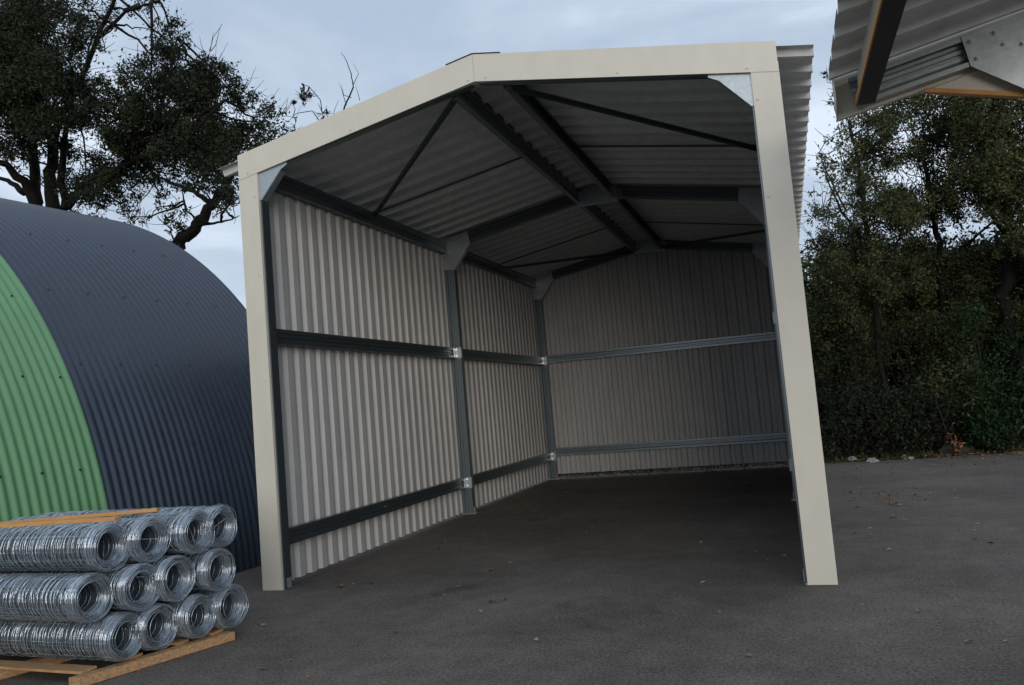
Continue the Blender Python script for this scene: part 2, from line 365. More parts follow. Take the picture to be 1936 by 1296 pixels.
# purlins and girts per bay
for b in (0, 1):
    y0 = FR[b] + 0.085; y1 = FR[b+1] - 0.012
    for x, s in ((2.29, -1), (2.72, 1)):
        pz = MB(); pz.extrude(sigma(0.18, 0.062), (x, y0, zt(x) - 0.19), (s, 0, 0), (0, 0, 1), (0, 1, 0), y1 - y0)
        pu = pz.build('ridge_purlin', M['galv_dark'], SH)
        cz = MB(); cx = x + (0.035 if s > 0 else -0.035)
        cz.box(x - 0.055 * s if s > 0 else x + 0.003, x - 0.003 if s > 0 else x + 0.055, y1 - 0.09, y1, zt(x) - 0.17, zt(x) - 0.06)
        cz.build('purlin_cleat', M['galv'], pu)
    for sd_ in (0, 1):
        X = -1 if sd_ else 1
        xw = lambda x: mir(x) if sd_ else x
        ez = MB(); ez.extrude(sigma(0.17, 0.07), (xw(0.195), y0, 3.875), (-X, 0, 0), (0, 0, 1), (0, 1, 0), y1 - y0)
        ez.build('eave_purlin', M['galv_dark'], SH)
        for gz in (2.30, 0.385):
            gg = MB(); gg.extrude(sigma(0.15, 0.065), (xw(0.19), y0, gz), (-X, 0, 0), (0, 0, 1), (0, 1, 0), y1 - y0)
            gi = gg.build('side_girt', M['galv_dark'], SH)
            # cleat where the girt meets the next column
            cz = MB(); xa, xb = sorted((xw(0.194), xw(0.29)))
            cz.box(xa, xb, y1 - 0.001, y1 + 0.006, gz - 0.005, gz + 0.155)
            xa, xb = sorted((xw(0.194), xw(0.198)))
            cz.box(xa, xb, y1 - 0.08, y1 - 0.001, gz + 0.005, gz + 0.145)
            cl = cz.build('girt_cleat', M['galv'], gi)
            for bz in (0.03, 0.12): bolt(cl, xw(0.215), y1 - 0.001, gz + bz)
            for by in (2.0, 2.08):
                bolt(cl, xw(0.19), y0 + by, gz + 0.08, (0, 0, PI/2 * X)).scale = (.7, .7, .7)
    # sag rod and wind braces
    ym = (FR[b] + FR[b+1]) / 2 + 0.06
    for sd_ in (0, 1):
        xw = lambda x: mir(x) if sd_ else x
        MB().bar((xw(0.21), ym, zt(0.21) - 0.075), (xw(2.22), ym, zt(2.22) - 0.075), 0.022, 0.022).build('sag_bar', M['galv_dark'], SH)
        if b == 0: p, q = (xw(2.25), FR[0] + 0.14, zt(2.25) - 0.15), (xw(0.215), ym - 0.08, zt(0.2) - 0.12)
        else: p, q = (xw(2.25), FR[2] - 0.10, zt(2.25) - 0.15), (xw(0.215), ym + 0.05, zt(0.2) - 0.12)
        bz = MB(); bz.bar(p, q, 0.05, 0.006); P = Vector(p); Q = Vector(q)
        bz.bar(P + Vector((0, 0.024, -0.021)), Q + Vector((0, 0.024, -0.021)), 0.005, 0.036)
        bz.build('wind_brace', M['galv_dark'], SH)
    MB().bar((2.36, ym - 0.02, zt(2.36) - 0.10), (2.655, ym - 0.02, zt(2.655) - 0.10), 0.02, 0.02).build('sag_bar', M['galv'], SH)
for gz, x1 in ((2.325, W - 0.23), (0.47, W - 0.23)):
    gg = MB(); gg.extrude(sigma(0.15, 0.06, g=0.035), (0.23, FR[2] + 0.02, gz), (0, 1, 0), (0, 0, 1), (1, 0, 0), x1 - 0.23)
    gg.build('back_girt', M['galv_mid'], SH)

# cream trims
SCREW = MB().extrude([(1.3*a, 1.3*b) for a, b in hexp], (0, 0, 0), (1, 0, 0), (0, 0, 1), (0, -1, 0), 0.002).extrude([(.7*a, .7*b) for a, b in hexp], (0, -0.002, 0), (1, 0, 0), (0, 0, 1), (0, -1, 0), 0.006).mesh('screw', M['cream'])
def screw(par, x, y, z, me=None):
    o = link('screw', me or SCREW, par); o.location = (x, y, z); return o
TW = 0.2106
for sd_ in (0, 1):
    xw = (lambda x: W - x) if sd_ else (lambda x: x)
    pf = [(0, 0), (TW, 0), (TW, 0.03), (TW - 0.0015, 0.03), (TW - 0.0015, 0.0015), (0.0015, 0.0015), (0.0015, 0.19), (0, 0.19)]
    cz = MB(); cz.extrude([(xw(a), b) for a, b in pf], (0, -0.018, 0.004), (1, 0, 0), (0, 1, 0), (0, 0, 1), 3.985)
    ct = cz.build('corner_trim', M['cream'], SH)
    for z in (0.85, 1.95, 2.95, 3.72): screw(ct, xw(0.165 if not sd_ else 0.18), -0.018, z)
BW = 0.2453; H0 = 4.148
def vtrim(x0, x1):
    zt_ = lambda x: H0 + SL * (x if x <= W/2 + 1e-6 else W - x)
    A = MB()
    o = [Vector((x0, -0.0225, zt_(x0) - BW)), Vector((x1, -0.0225, zt_(x1) - BW)), Vector((x1, -0.0225, zt_(x1))), Vector((x0, -0.0225, zt_(x0)))]
    i = [p + Vector((0, 0.0016, 0)) for p in o]
    A.add(o + i, [(0,1,2,3),(7,6,5,4),(0,4,5,1),(1,5,6,2),(2,6,7,3),(3,7,4,0)])
    t2 = [o[3] + Vector((0, 0.0016, -0.0016)), o[2] + Vector((0, 0.0016, -0.0016)), o[2] + Vector((0, 0.16, -0.0016)), o[3] + Vector((0, 0.16, -0.0016))]
    b2 = [p + Vector((0, 0, 0.0016)) for p in t2]
    A.add(b2 + t2, [(0,1,2,3),(7,6,5,4),(0,4,5,1),(1,5,6,2),(2,6,7,3),(3,7,4,0)])
    l2 = [o[0] + Vector((0, 0.0016, 0)), o[1] + Vector((0, 0.0016, 0)), o[1] + Vector((0, 0.03, 0.004)), o[0] + Vector((0, 0.03, 0.004))]
    b3 = [p + Vector((0, 0, 0.0016)) for p in l2]
    A.add(b3 + l2, [(0,1,2,3),(7,6,5,4),(0,4,5,1),(1,5,6,2),(2,6,7,3),(3,7,4,0)])
    vt = A.build('verge_trim', M['cream'], SH)
    return vt, zt_
vt, zf = vtrim(0.004, W/2)
for x in (0.11, 1.25, 2.44): screw(vt, x, -0.0225, zf(x) - BW + 0.035)
vt, zf = vtrim(W/2 + 0.002, W - 0.004)
for x in (2.6, 3.75, 4.76): screw(vt, x, -0.0225, zf(x) - BW + 0.035)

# ------------------------------------------------------------------ arched hut
HR, HZ = 5.21, -0.226
PSI = -0.116
HUT = tag(empty('arched_hut', (-1.015, 0, 0), PSI), 'arched corrugated metal hut clad in green and slate blue', 'hut')
t0 = math.asin(-HZ / HR)
def hut_skin(y0, y1, name, m, lift=0.0):
    per = 0.090; ns = 8; k = int((y1 - y0) / per * ns)
    ys = np.linspace(y0, y1, k + 1); dr = 0.010 * np.cos(2 * PI * ys / per)
    th = np.linspace(t0, PI - t0, 97)
    TH, Y = np.meshgrid(th, ys, indexing='ij'); RR = HR + lift + np.broadcast_to(dr, TH.shape)
    V = []
    for off in (0, -0.003):
        V.append(np.stack([-HR + (RR + off) * np.cos(TH), Y, HZ + (RR + off) * np.sin(TH)], -1).reshape(-1, 3))
    nt_, ny = TH.shape; ii, jj = np.meshgrid(np.arange(nt_ - 1), np.arange(ny - 1), indexing='ij')
    a = (ii * ny + jj).ravel(); F = np.stack([a, a + ny, a + ny + 1, a + 1], 1)[:, ::-1]
    N = nt_ * ny; F2 = np.stack([a, a + ny, a + ny + 1, a + 1], 1) + N
    e = np.arange(nt_ - 1) * ny
    E1 = np.stack([e, e + ny, e + ny + N, e + N], 1); e2 = e + ny - 1; E2 = np.stack([e2, e2 + N, e2 + ny + N, e2 + ny], 1)
    me = np_mesh(name, np.concatenate(V), np.concatenate([F, F2, E1, E2]), m, True)
    return link(name, me, HUT)
gsk = hut_skin(-5.2, -0.60, 'green_cladding', M['green'], 0.006)
bsk = hut_skin(-0.68, 2.44, 'blue_cladding', M['blue'])
ew = MB(); pts = [(-HR + (HR - 0.05) * math.cos(t), HZ + (HR - 0.05) * math.sin(t)) for t in np.linspace(t0, PI - t0, 49)]
ew.extrude(pts, (0, 2.36, 0), (1, 0, 0), (0, 0, 1), (0, 1, 0), 0.03); ew.build('end_wall', M['blue'], HUT)
HS = MB().tube([(0, 0, 0), (0, 0, 0.006), (0, 0, 0.014)], [0.013, 0.010, 0.007], 8).mesh('screw', M['screw'])
def hut_screw(par, th, y, lift):
    o = link('screw', HS, par); r = HR + 0.010 + lift
    o.location = (-HR + r * math.cos(th), y, HZ + r * math.sin(th)); o.rotation_euler = (0, PI/2 - th, 0)
for i, th in enumerate((0.115, 0.29, 0.47, 0.66, 0.87)):
    for j in range(4): hut_screw(gsk, th + 0.002 * j, -0.72 - 0.36 * j - 0.09 * (i % 2) , 0.006)
    for j in range(6): hut_screw(bsk, th + 0.03, -0.45 + 0.45 * j + 0.09 * (i % 2), 0.0)

# ------------------------------------------------------------------ wire rolls on the pallet
RA = Vector((math.cos(R(-4)), math.sin(R(-4)), 0)); RB = Vector((-RA.y, RA.x, 0))
EU = Vector((0.345, 0.939, 0)); P1 = Vector((0.441, -2.478, 0))
def wires(paths, r, n=3):
    """many polylines (k, m, 3) -> thin tube mesh arrays"""
    Vs = []; Fs = []; base = 0
    for P in paths:
        P = np.asarray(P, float); T = np.gradient(P, axis=0); T /= np.linalg.norm(T, axis=1)[:, None] + 1e-12
        up = np.where(np.abs(T[:, :1]) > 0.9, np.array([[0, 0, 1.0]]), np.array([[1.0, 0, 0]]))
        U = np.cross(T, up); U /= np.linalg.norm(U, axis=1)[:, None] + 1e-12; Vv = np.cross(T, U)
        ang = np.arange(n) * 2 * PI / n
        ring = P[:, None, :] + r * (U[:, None, :] * np.cos(ang)[None, :, None] + Vv[:, None, :] * np.sin(ang)[None, :, None])
        k = len(P); Vs.append(ring.reshape(-1, 3))
        i = np.arange(k - 1)[:, None] * n; q = np.arange(n)[None, :]; q2 = (q + 1) % n
        Fs.append((np.stack([i + q, i + q2, i + n + q2, i + n + q], -1).reshape(-1, 4)) + base); base += k * n
    return np.concatenate(Vs), np.concatenate(Fs)
ROLL_L = 1.85
def roll_meshes(seed):
    g = np.random.default_rng(seed); outer = []; end = []; stay = []
    Rmax = 0.147
    # each line wire of the netting winds in a spiral; wires sit closer together low on the fence
    layers = np.linspace(0.094, Rmax, 7)
    xs = [0.0, -0.02]; x = -0.02
    while x > -ROLL_L:
        x -= 0.024 + 0.010 * g.random(); xs.append(x)
    th = np.linspace(0, 2 * PI, 31)
    for x in xs:
        for r0 in (Rmax, Rmax - 0.009):
            jit = g.normal(0, 0.006); ph = g.uniform(0, 2 * PI); r1 = r0 + g.normal(0, 0.002)
            xx = x + jit + 0.012 * np.sin(th + ph) + 0.004 * np.sin(5 * th + ph)
            rr = r1 + 0.0025 * np.sin(3 * th + ph * 2)
            outer.append(np.stack([xx, rr * np.cos(th), rr * np.sin(th)], 1))
    # visible end: every layer of the coil, telescoped a little
    for k, r0 in enumerate(layers):
        for rep in range(5):
            ph = g.uniform(0, 2 * PI); x = 0.006 * g.normal() - 0.012 * rep - 0.035 * abs(math.sin(k * 1.3 + seed))
            rr = r0 + 0.004 * th / (2 * PI) + g.normal(0, 0.0022) + 0.003 * np.sin(2 * th + ph)
            end.append(np.stack([x + 0.006 * np.sin(th + ph), rr * np.cos(th), rr * np.sin(th)], 1))
    # inner bore seen through the end
    for x in np.arange(-0.08, -0.5, -0.055):
        ph = g.uniform(0, 2 * PI); r0 = layers[0] + g.normal(0, 0.003)
        end.append(np.stack([x + 0.008 * np.sin(th + ph), r0 * np.cos(th), r0 * np.sin(th)], 1))
    for _ in range(1):
        a, b2 = g.uniform(0, 2 * PI, 2); tt = np.linspace(0, 1, 7)[:, None]
        pa = np.array([-0.03, 0.07 * math.cos(a), 0.07 * math.sin(a)]); pb = np.array([-0.03 - 0.10 * g.random(), 0.07 * math.cos(b2), 0.07 * math.sin(b2)])
        end.append(pa + (pb - pa) * tt)
    # stays run along the roll, kinked between the lines
    for k in range(46):
        a = g.uniform(0, 2 * PI); r0 = Rmax - 0.011 * g.integers(0, 3)
        s = np.linspace(0.0, -ROLL_L, 46)
        aa = a + 0.012 * np.cumsum(g.normal(0, 1, 46)) * 0.5; rr = r0 + 0.003 * np.sin(s * 55 + a)
        stay.append(np.stack([s, rr * np.cos(aa), rr * np.sin(aa)], 1))
    V, F = wires(outer, 0.0026); a = np_mesh('line_wires', V, F, M['wire'], True)
    V, F = wires(end, 0.0026); b = np_mesh('end_coil', V, F, M['wire'], True)
    V, F = wires(stay, 0.0018); c = np_mesh('stay_wires', V, F, M['wire'], True)
    # the tightly wound inner turns, read as one dense coil
    mb = MB(); nn = 28; vv = []; ff = []
    prof = [(-0.075, 0.097), (-0.085, 0.115), (-0.14, 0.131), (-ROLL_L + 0.05, 0.131), (-ROLL_L + 0.05, 0.097)]
    for k in range(nn):
        t = 2 * PI * k / nn
        for x, r in prof: vv.append((x, r * math.cos(t), r * math.sin(t)))
    m_ = len(prof)
    for k in range(nn):
        for j in range(m_): ff.append((k*m_+j, k*m_+(j+1)%m_, ((k+1)%nn)*m_+(j+1)%m_, ((k+1)%nn)*m_+j))
    d = mb.add(vv, ff).mesh('inner_coil', M['coil'], True)
    return a, b, c, d
def coil_mat():
    ma = bpy.data.materials.new('wound_wire_mass'); ma.use_nodes = True; t = ma.node_tree; p = t.nodes['Principled BSDF']
    c = t.nodes.new('ShaderNodeTexCoord'); wv = t.nodes.new('ShaderNodeTexWave'); wv.inputs['Scale'].default_value = 26; wv.inputs['Distortion'].default_value = 3.5; wv.inputs['Detail'].default_value = 3
    wv.inputs['Detail Scale'].default_value = 2.0
    t.links.new(c.outputs['Object'], wv.inputs['Vector'])
    r = t.nodes.new('ShaderNodeValToRGB'); r.color_ramp.elements[0].color = (0.03, 0.038, 0.046, 1); r.color_ramp.elements[1].color = (0.17, 0.21, 0.25, 1)
    t.links.new(wv.outputs['Fac'], r.inputs['Fac']); t.links.new(r.outputs['Color'], p.inputs['Base Color'])
    b = t.nodes.new('ShaderNodeBump'); b.inputs['Strength'].default_value = 0.9; b.inputs['Distance'].default_value = 0.006
    t.links.new(wv.outputs['Fac'], b.inputs['Height']); t.links.new(b.outputs['Normal'], p.inputs['Normal'])
    p.inputs['Metallic'].default_value = 0.4; p.inputs['Roughness'].default_value = 0.45
    return ma
M['coil'] = coil_mat()
RM = [roll_meshes(s) for s in (3, 8, 21)]
rows = [('bottom', 0.228, [0.28, 0.53, 0.80, 1.08]), ('middle', 0.520, [0.10, 0.395, 0.645, 0.95]), ('top', 0.812, [0.24, 0.51, 0.80, 1.045])]
place = ['nearest the camera', 'second from the front', 'third from the front', 'nearest the hut']
extra = {('middle', 0): 'with its long side bare above the bottom roll',
         ('top', 0): 'with a short wooden batten lying on it', ('top', 1): 'with a long wooden batten lying on it', ('top', 3): 'set highest against the dark hut'}
k = 0
for rn, z, us in rows:
    for i, u in enumerate(us):
        t = empty('wire_roll', (0, 0, 0))
        p = P1 + EU * u + RA * rnd.uniform(-0.035, 0.05); p.z = z + rnd.uniform(-0.004, 0.004)
        t.location = p
        t.rotation_euler = (rnd.uniform(0, 6.28), rnd.uniform(-0.004, 0.004), R(-4) + rnd.uniform(-0.006, 0.006))
        lab = 'galvanised wire netting roll in the %s row of the stack, %s' % (rn, place[i])
        if (rn, i) in extra: lab += ', ' + extra[(rn, i)].split(',')[0]
        tag(t, ' '.join(lab.split()[:16]), 'wire roll', 'wire netting rolls stacked on the pallet')
        for me in RM[k % 3]: link(me.name.split('.')[0], me, t)
        t.scale = (1, rnd.uniform(0.95, 1.02), rnd.uniform(0.96, 1.035))
    k += 1
# pallet: stringers along the end edge, deck boards along the rolls
PA = tag(empty('pallet', P1), 'low pale wooden pallet carrying the stack of wire rolls', 'pallet')
def plank(o, A, L, V, wd, z0, z1):
    A = Vector(A); V = Vector(V); o = Vector(o)
    return MB().extrude([(0, 0), (wd, 0), (wd, z1 - z0), (0, z1 - z0)], o + Vector((0, 0, z0)), V, (0, 0, 1), A, L)
for s in (0.055, -0.72, -1.55):
    plank(RA * s + EU * (-0.045), EU, 1.075, -RA, 0.095, 0.003, 0.062).build('stringer', M['wood_rl'], PA, bevel=0.003)
for u, wd in ((0.015, 0.12), (0.33, 0.10), (0.66, 0.10), (0.92, 0.11)):
    plank(RA * -0.02 + EU * u + Vector((0, 0, 0)), -RA, 1.62, RB, wd, 0.0625, 0.0795).build('deck_board', M['wood'], PA, bevel=0.002)
def batten(px_r, px_l, z, label, wd=0.045, th=0.028):
    d = lambda px: CAMP + (CW + (px[0]-968)/FPX*CR - (px[1]-648)/FPX*CU) * ((z - CAMP[2]) / (CW + (px[0]-968)/FPX*CR - (px[1]-648)/FPX*CU)[2])
    a, b = Vector(d(px_r)), Vector(d(px_l)); A = (b - a); A.normalize(); U = Vector((-A.y, A.x, 0)).normalized()
    o = MB().extrude([(-wd/2, -th/2), (wd/2, -th/2), (wd/2, th/2), (-wd/2, th/2)], (0, 0, 0), U, (0, 0, 1), A, 1.25).build('batten', M['strip'], bevel=0.002)
    o.location = a
    return tag(o, label, 'batten')
batten((223, 981), (0, 994), 0.974, 'short pale wooden batten on the front roll of the top row', 0.06, 0.026)
batten((299, 964), (165, 976), 0.974, 'longer orange wooden batten behind the other on the top wire rolls', 0.055, 0.024)

# ------------------------------------------------------------------ canopy of the next shed, top right
CY = -0.80
CA = tag(empty('lean_to_canopy', (6.9, CY, 0)), 'corner of a steel canopy with cream trim jutting in at top right', 'canopy')
def cw(x, y, z): return (x - 6.9, y - CY, z)
zc = lambda x: 3.395 + 0.182 * (x - 5.40)       # underside of its roof sheets
prc = trap_profile(-5.2, CY + 0.06, period=0.333, pan=0.250, fl=0.022, dep=0.050, ph=0.04)
sheet(prc, lambda a, d, e: cw(5.27 if e == 0 else 7.6, a, zc(5.27 if e == 0 else 7.6) + 0.142 - d)).build('roof_sheet', M['felt_light'] if 'felt_light' in M else M['felt'], CA)  # ribs turned down to catch light, as on the shed roof
for y in (CY, -5.0):
    A = Vector((1, 0, 0.182)).normalized(); N = Vector((-0.182, 0, 1)).normalized()
    MB().extrude(sigma(0.20, 0.06, lip=0.03), cw(5.43, y + 0.06, zc(5.43) - 0.125), (0, -1, 0), N, A, 1.62).build('rafter', M['galv'], CA)
    kz = MB(); pts = [(6.07, zc(6.07) + 0.083), (6.105, zc(6.10) - 0.128), (6.76, 2.90), (7.0, 2.88), (7.0, zc(7.0) + 0.083)]
    kz.extrude([(x - 6.9, z) for x, z in pts], (0, y - CY - 0.012, 0), (1, 0, 0), (0, 0, 1), (0, 1, 0), 0.006)
    kp = kz.build('knee_plate', M['galv'], CA)
    for bx, dz in ((6.12, 0.03), (6.145, -0.09), (6.26, 0.03), (6.30, -0.06), (6.4, -0.1), (6.5, 0.02)): 
        b_ = bolt(kp, bx - 6.9, y - CY - 0.012, zc(bx) + dz - 0.005); b_.scale = (1, 2.2, 1)
    MB().extrude(sigma(0.22, 0.08), cw(7.02, y, 0.003), (0, 1, 0), (-1, 0, 0), (0, 0, 1), zc(7.0) + 0.05).build('column', M['galv'], CA)
MB().extrude([(0, 0), (0.108, 0), (0.108, 0.05), (0, 0.05)], cw(5.425, CY - 4.3, zc(5.43) - 0.128), (1, 0, 0), (0, 0, 1), (0, 1, 0), 4.285).build('eave_purlin', M['blackpaint'], CA)
MB().extrude([(0, 0), (0.08, 0), (0.08, 0.15), (0, 0.15)], cw(5.44, CY - 4.3, zc(5.43) - 0.0775), (1, 0, 0), (0, 0, 1), (0, 1, 0), 4.26).build('purlin_packer', M['cream'], CA)
MB().extrude([(0, 0), (0.010, 0), (0.010, 0.035), (0, 0.035)], cw(5.4145, CY - 4.3, zc(5.43) - 0.126), (1, 0, 0), (0, 0, 1), (0, 1, 0), 4.29).build('eave_batten', M['strip'], CA)
vz = MB()
o = [Vector(cw(5.30, CY + 0.085, zc(5.30) - 0.155)), Vector(cw(7.1, CY + 0.085, zc(7.1) - 0.155)), Vector(cw(7.1, CY + 0.085, zc(7.1) + 0.14)), Vector(cw(5.30, CY + 0.085, zc(5.30) + 0.14))]
i2 = [p + Vector((0, 0.002, 0)) for p in o]
vz.add(o + i2, [(0,1,2,3),(7,6,5,4),(0,4,5,1),(1,5,6,2),(2,6,7,3),(3,7,4,0)])
lo = [o[0], o[1], o[1] + Vector((0, -0.035, 0)), o[0] + Vector((0, -0.035, 0))]; l3 = [p - Vector((0, 0, 0.002)) for p in lo]
vz.add(lo + l3, [(3,2,1,0),(4,5,6,7),(0,1,5,4),(1,2,6,5),(2,3,7,6),(3,0,4,7)])
vz.add([o[0], o[3], o[3] + Vector((0, -0.16, 0)), o[0] + Vector((0, -0.16, 0.10)), o[0] - Vector((0.002,0,0)), o[3] - Vector((0.002,0,0)), o[3] + Vector((-0.002, -0.16, 0)), o[0] + Vector((-0.002, -0.16, 0.10))],
       [(0,1,2,3),(7,6,5,4),(0,4,5,1),(1,5,6,2),(2,6,7,3),(3,7,4,0)])
vz.build('verge_trim', M['cream'], CA)
# triangular cream filler and its timber edge under the knee
fz = MB(); pts = [(5.86, zc(5.86) - 0.15), (6.9, 3.05), (6.9, zc(6.9) - 0.15)]
fz.extrude([(x - 6.9, z) for x, z in pts], (0, 0.070, 0), (1, 0, 0), (0, 0, 1), (0, 1, 0), 0.004); fz.build('filler_panel', M['cream'], CA)
MB().bar(cw(5.84, CY + 0.072, zc(5.86) - 0.16), cw(6.9, CY + 0.072, 3.035), 0.05, 0.028).build('timber_edge', M['strip'], CA)

# ------------------------------------------------------------------ vegetation
def leaves_mesh(name, centers, radii, counts, size, m, flat=1.0, g=nrs, stray=0.30):
    """leaf-sized folded quads scattered through clump volumes"""
    C_ = np.repeat(np.asarray(centers, float), counts, axis=0); Rr = np.repeat(np.asarray(radii, float), counts)
    n = len(C_); d = g.normal(size=(n, 3)); d /= np.linalg.norm(d, axis=1)[:, None]
    rad = g.random(n) ** 0.45; k_ = g.random(n) < stray; rad = np.where(k_, 0.8 + 1.3 * g.random(n) ** 1.5, rad); d[:, 2] *= flat
    P = C_ + d * (Rr * rad)[:, None]
    a = g.normal(size=(n, 3)); a /= np.linalg.norm(a, axis=1)[:, None]
    b = np.cross(a, g.normal(size=(n, 3))); b /= np.linalg.norm(b, axis=1)[:, None] + 1e-9
    s = size * g.uniform(0.55, 1.3, n)[:, None]
    nrm = np.cross(a, b) * s * 0.18
    v = np.stack([P - a * s, P + b * s * 0.42 + nrm, P + a * s, P - b * s * 0.42 + nrm], 1).reshape(-1, 3)
    F = np.arange(4 * n).reshape(n, 4)
    return np_mesh(name, v, F, m)

def limb_paths(mb, pts, r0, r1, n=7, wob=0.03):
    P = [Vector(p) for p in pts]; q = []
    for i in range(len(P) - 1):
        for s in np.linspace(0, 1, 5)[:-1]:
            q.append(P[i].lerp(P[i+1], s) + Vector((rnd.gauss(0, wob), rnd.gauss(0, wob), rnd.gauss(0, wob))) * (1 if i + s > 0 else 0))
    q.append(P[-1]); N = len(q)
    mb.tube(q, [r0 + (r1 - r0) * i / (N - 1) for i in range(N)], n)
    return q

def twig_fan(mb, c, r, n, rad=0.006):
    """fine twigs poking out of a clump"""
    for _ in range(n):
        d = Vector((rnd.gauss(0, 1), rnd.gauss(0, 1), rnd.gauss(0.5, 0.8))).normalized()
        p = Vector(c) + d * r * 0.2; pts = [p]; 
        for s in range(4):
            d = (d + Vector((rnd.gauss(0, .18), rnd.gauss(0, .18), rnd.gauss(0.05, .18)))).normalized(); p = p + d * r * 0.33; pts.append(p)
        mb.tube(pts, [rad * 1.6, rad * 1.3, rad, rad * 0.8, rad * 0.5], 4, False)

def px_tree(name, label, cat, y0, limbs, clumps, leafsize, lm, dens, group=None, spread=1.0, base=None, trunk_r=0.3, bark=None, twigs=5, br=0.022, grow=1.0):
    """limbs: lists of photo pixels with depth offsets; clumps: (px, py, rpx, weight)"""
    kx = (y0 - CAMP[1]) / FPX * 1.05
    b0 = Vector(base) if base else Vector(tuple(at(limbs[0][1][0][0], limbs[0][1][0][1], y0))); 
    root = tag(empty(name, (b0.x, b0.y, 0)), label, cat, group)
    off = Vector((-b0.x, -b0.y, 0)); mb = MB()
    first = Vector(tuple(at(*limbs[0][1][0][:2], y0 + limbs[0][1][0][2])))
    limb_paths(mb, [Vector((0, 0, -0.1)), Vector((0.05, 0.05, first.z * 0.45)), first + off], trunk_r * 1.25, trunk_r * 0.9, 10)
    ends = []
    for (ra, rb), pts in limbs:
        q = limb_paths(mb, [Vector(tuple(at(px, py, y0 + dy))) + off for px, py, dy in pts], ra, rb, 7, ra * 0.2)
        ends += q[2:]
    cs = []; rs = []; cn = []
    for (px, py, rp, wgt) in clumps:
        dy = rnd.uniform(-1.2, 0.8) * spread
        c = Vector(tuple(at(px, py, y0 + dy))) + off; r = rp * kx * grow
        # a branch from the nearest limb to the clump
        near = min(rnd.sample(ends, min(len(ends), 14)), key=lambda e: (e - c).length) if ends else None
        if near is not None and (near - c).length > 0.2:
            mid = near.lerp(c, 0.55) + Vector((rnd.gauss(0, .1), rnd.gauss(0, .1), rnd.gauss(0, .08)))
            limb_paths(mb, [near, mid, c], br * (1 + r), 0.006, 5, 0.03)
        twig_fan(mb, c, r * 1.25, twigs)
        # break the clump into smaller leafy knots
        kn = max(3, int(10 * r * r / 0.25 * 0.5) + 3)
        for _ in range(kn):
            d = Vector((rnd.gauss(0, 1), rnd.gauss(0, 1), rnd.gauss(0, 1))).normalized() * r * rnd.random() ** 0.5
            rr = r * rnd.uniform(0.22, 0.45); cs.append(c + d); rs.append(rr); cn.append(max(8, int(dens * wgt * rr * rr / (leafsize ** 2))))
    link('crown', leaves_mesh('crown', [tuple(c) for c in cs], rs, cn, leafsize, lm), root)
    mb.build('trunk', bark or M['bark'], root, smooth=True)
    return root

# the big oak behind the hut
oak_limbs = [((0.180, 0.119), [(100, 400, 0), (95, 330, 0.2), (100, 250, 0.3)]),
             ((0.150, 0.049), [(75, 400, 0), (45, 345, -0.3), (10, 312, -0.6), (-80, 285, -1.0)]),
             ((0.090, 0.028), [(45, 365, 0.2), (15, 342, 0.6), (-60, 322, 1.0)]),
             ((0.150, 0.035), [(70, 385, 0), (62, 300, 0.4), (58, 200, 0.8), (75, 100, 1.0), (85, -60, 1.2)]),
             ((0.098, 0.021), [(100, 260, 0.3), (120, 215, 0), (155, 150, -0.3), (190, 60, -0.6), (228, -30, -0.9), (300, -80, -1.0)]),
             ((0.053, 0.017), [(185, 72, -0.6), (240, 22, -0.8), (300, 2, -1.0)]),
             ((0.105, 0.042), [(122, 395, 0), (116, 320, -0.5), (122, 250, -0.9), (140, 160, -1.2)]),
             ((0.098, 0.021), [(128, 392, 0), (155, 350, -0.4), (205, 325, -0.8), (285, 290, -1.2), (350, 240, -1.5), (425, 190, -1.8)]),
             ((0.060, 0.021), [(285, 290, -1.2), (300, 220, -1.0), (320, 140, -0.8), (335, 70, -0.6)])]
oak_cl = [(-40,60,70,1),(40,40,60,1),(20,130,65,1),(90,110,55,1),(85,190,60,1),(130,60,42,.8),(165,20,34,.8),(125,150,45,1),(10,210,55,1),(60,240,50,1),(130,215,48,1),(0,275,24,.7),(175,215,34,.8),
          (-60,200,70,1),(110,0,45,.9),(50,-30,60,1),(262,10,22,.7),(290,-8,24,.7),(215,40,14,.5),(190,100,14,.5),
          (225,185,38,.9),(262,130,20,.35),(300,60,26,.7),(312,90,30,.9),(340,70,24,.8),(320,140,44,1),(395,105,28,.9),(380,140,36,1),(405,170,40,1),(445,185,32,.9),(355,185,50,1),(285,185,50,1),
          (240,245,45,1),(310,245,55,1),(380,240,55,1),(440,240,42,1),(480,215,30,.8),(515,235,30,.8),(505,275,28,.6),(530,220,16,.5),(200,255,30,.8),
          (270,300,45,1),(340,300,45,1),(400,295,38,.9),(430,310,26,.7),(210,300,36,.9),(180,330,38,.9),(150,300,22,.7),(230,340,32,.9),(290,345,24,.7),(160,375,30,.9),(215,380,26,.9),(190,355,30,1),(265,375,14,.5),(265,410,14,.5),(245,415,12,.5),(145,345,28,.9),(60,300,22,.7),(105,345,20,.5),(190,395,22,.8),(240,390,20,.6),(300,375,22,.6),(330,350,24,.7),(120,290,30,.9),(35,320,14,.5),
          (8,290,22,.8),(20,295,18,.7),(105,320,20,.3),(420,350,30,.7),(440,330,24,.7)]
px_tree('oak_tree', 'large dark oak with spreading limbs standing behind the arched hut', 'tree', 9.0, oak_limbs, oak_cl, 0.046, M['oak'], 9.0, grow=1.5, spread=1.6, trunk_r=0.42)
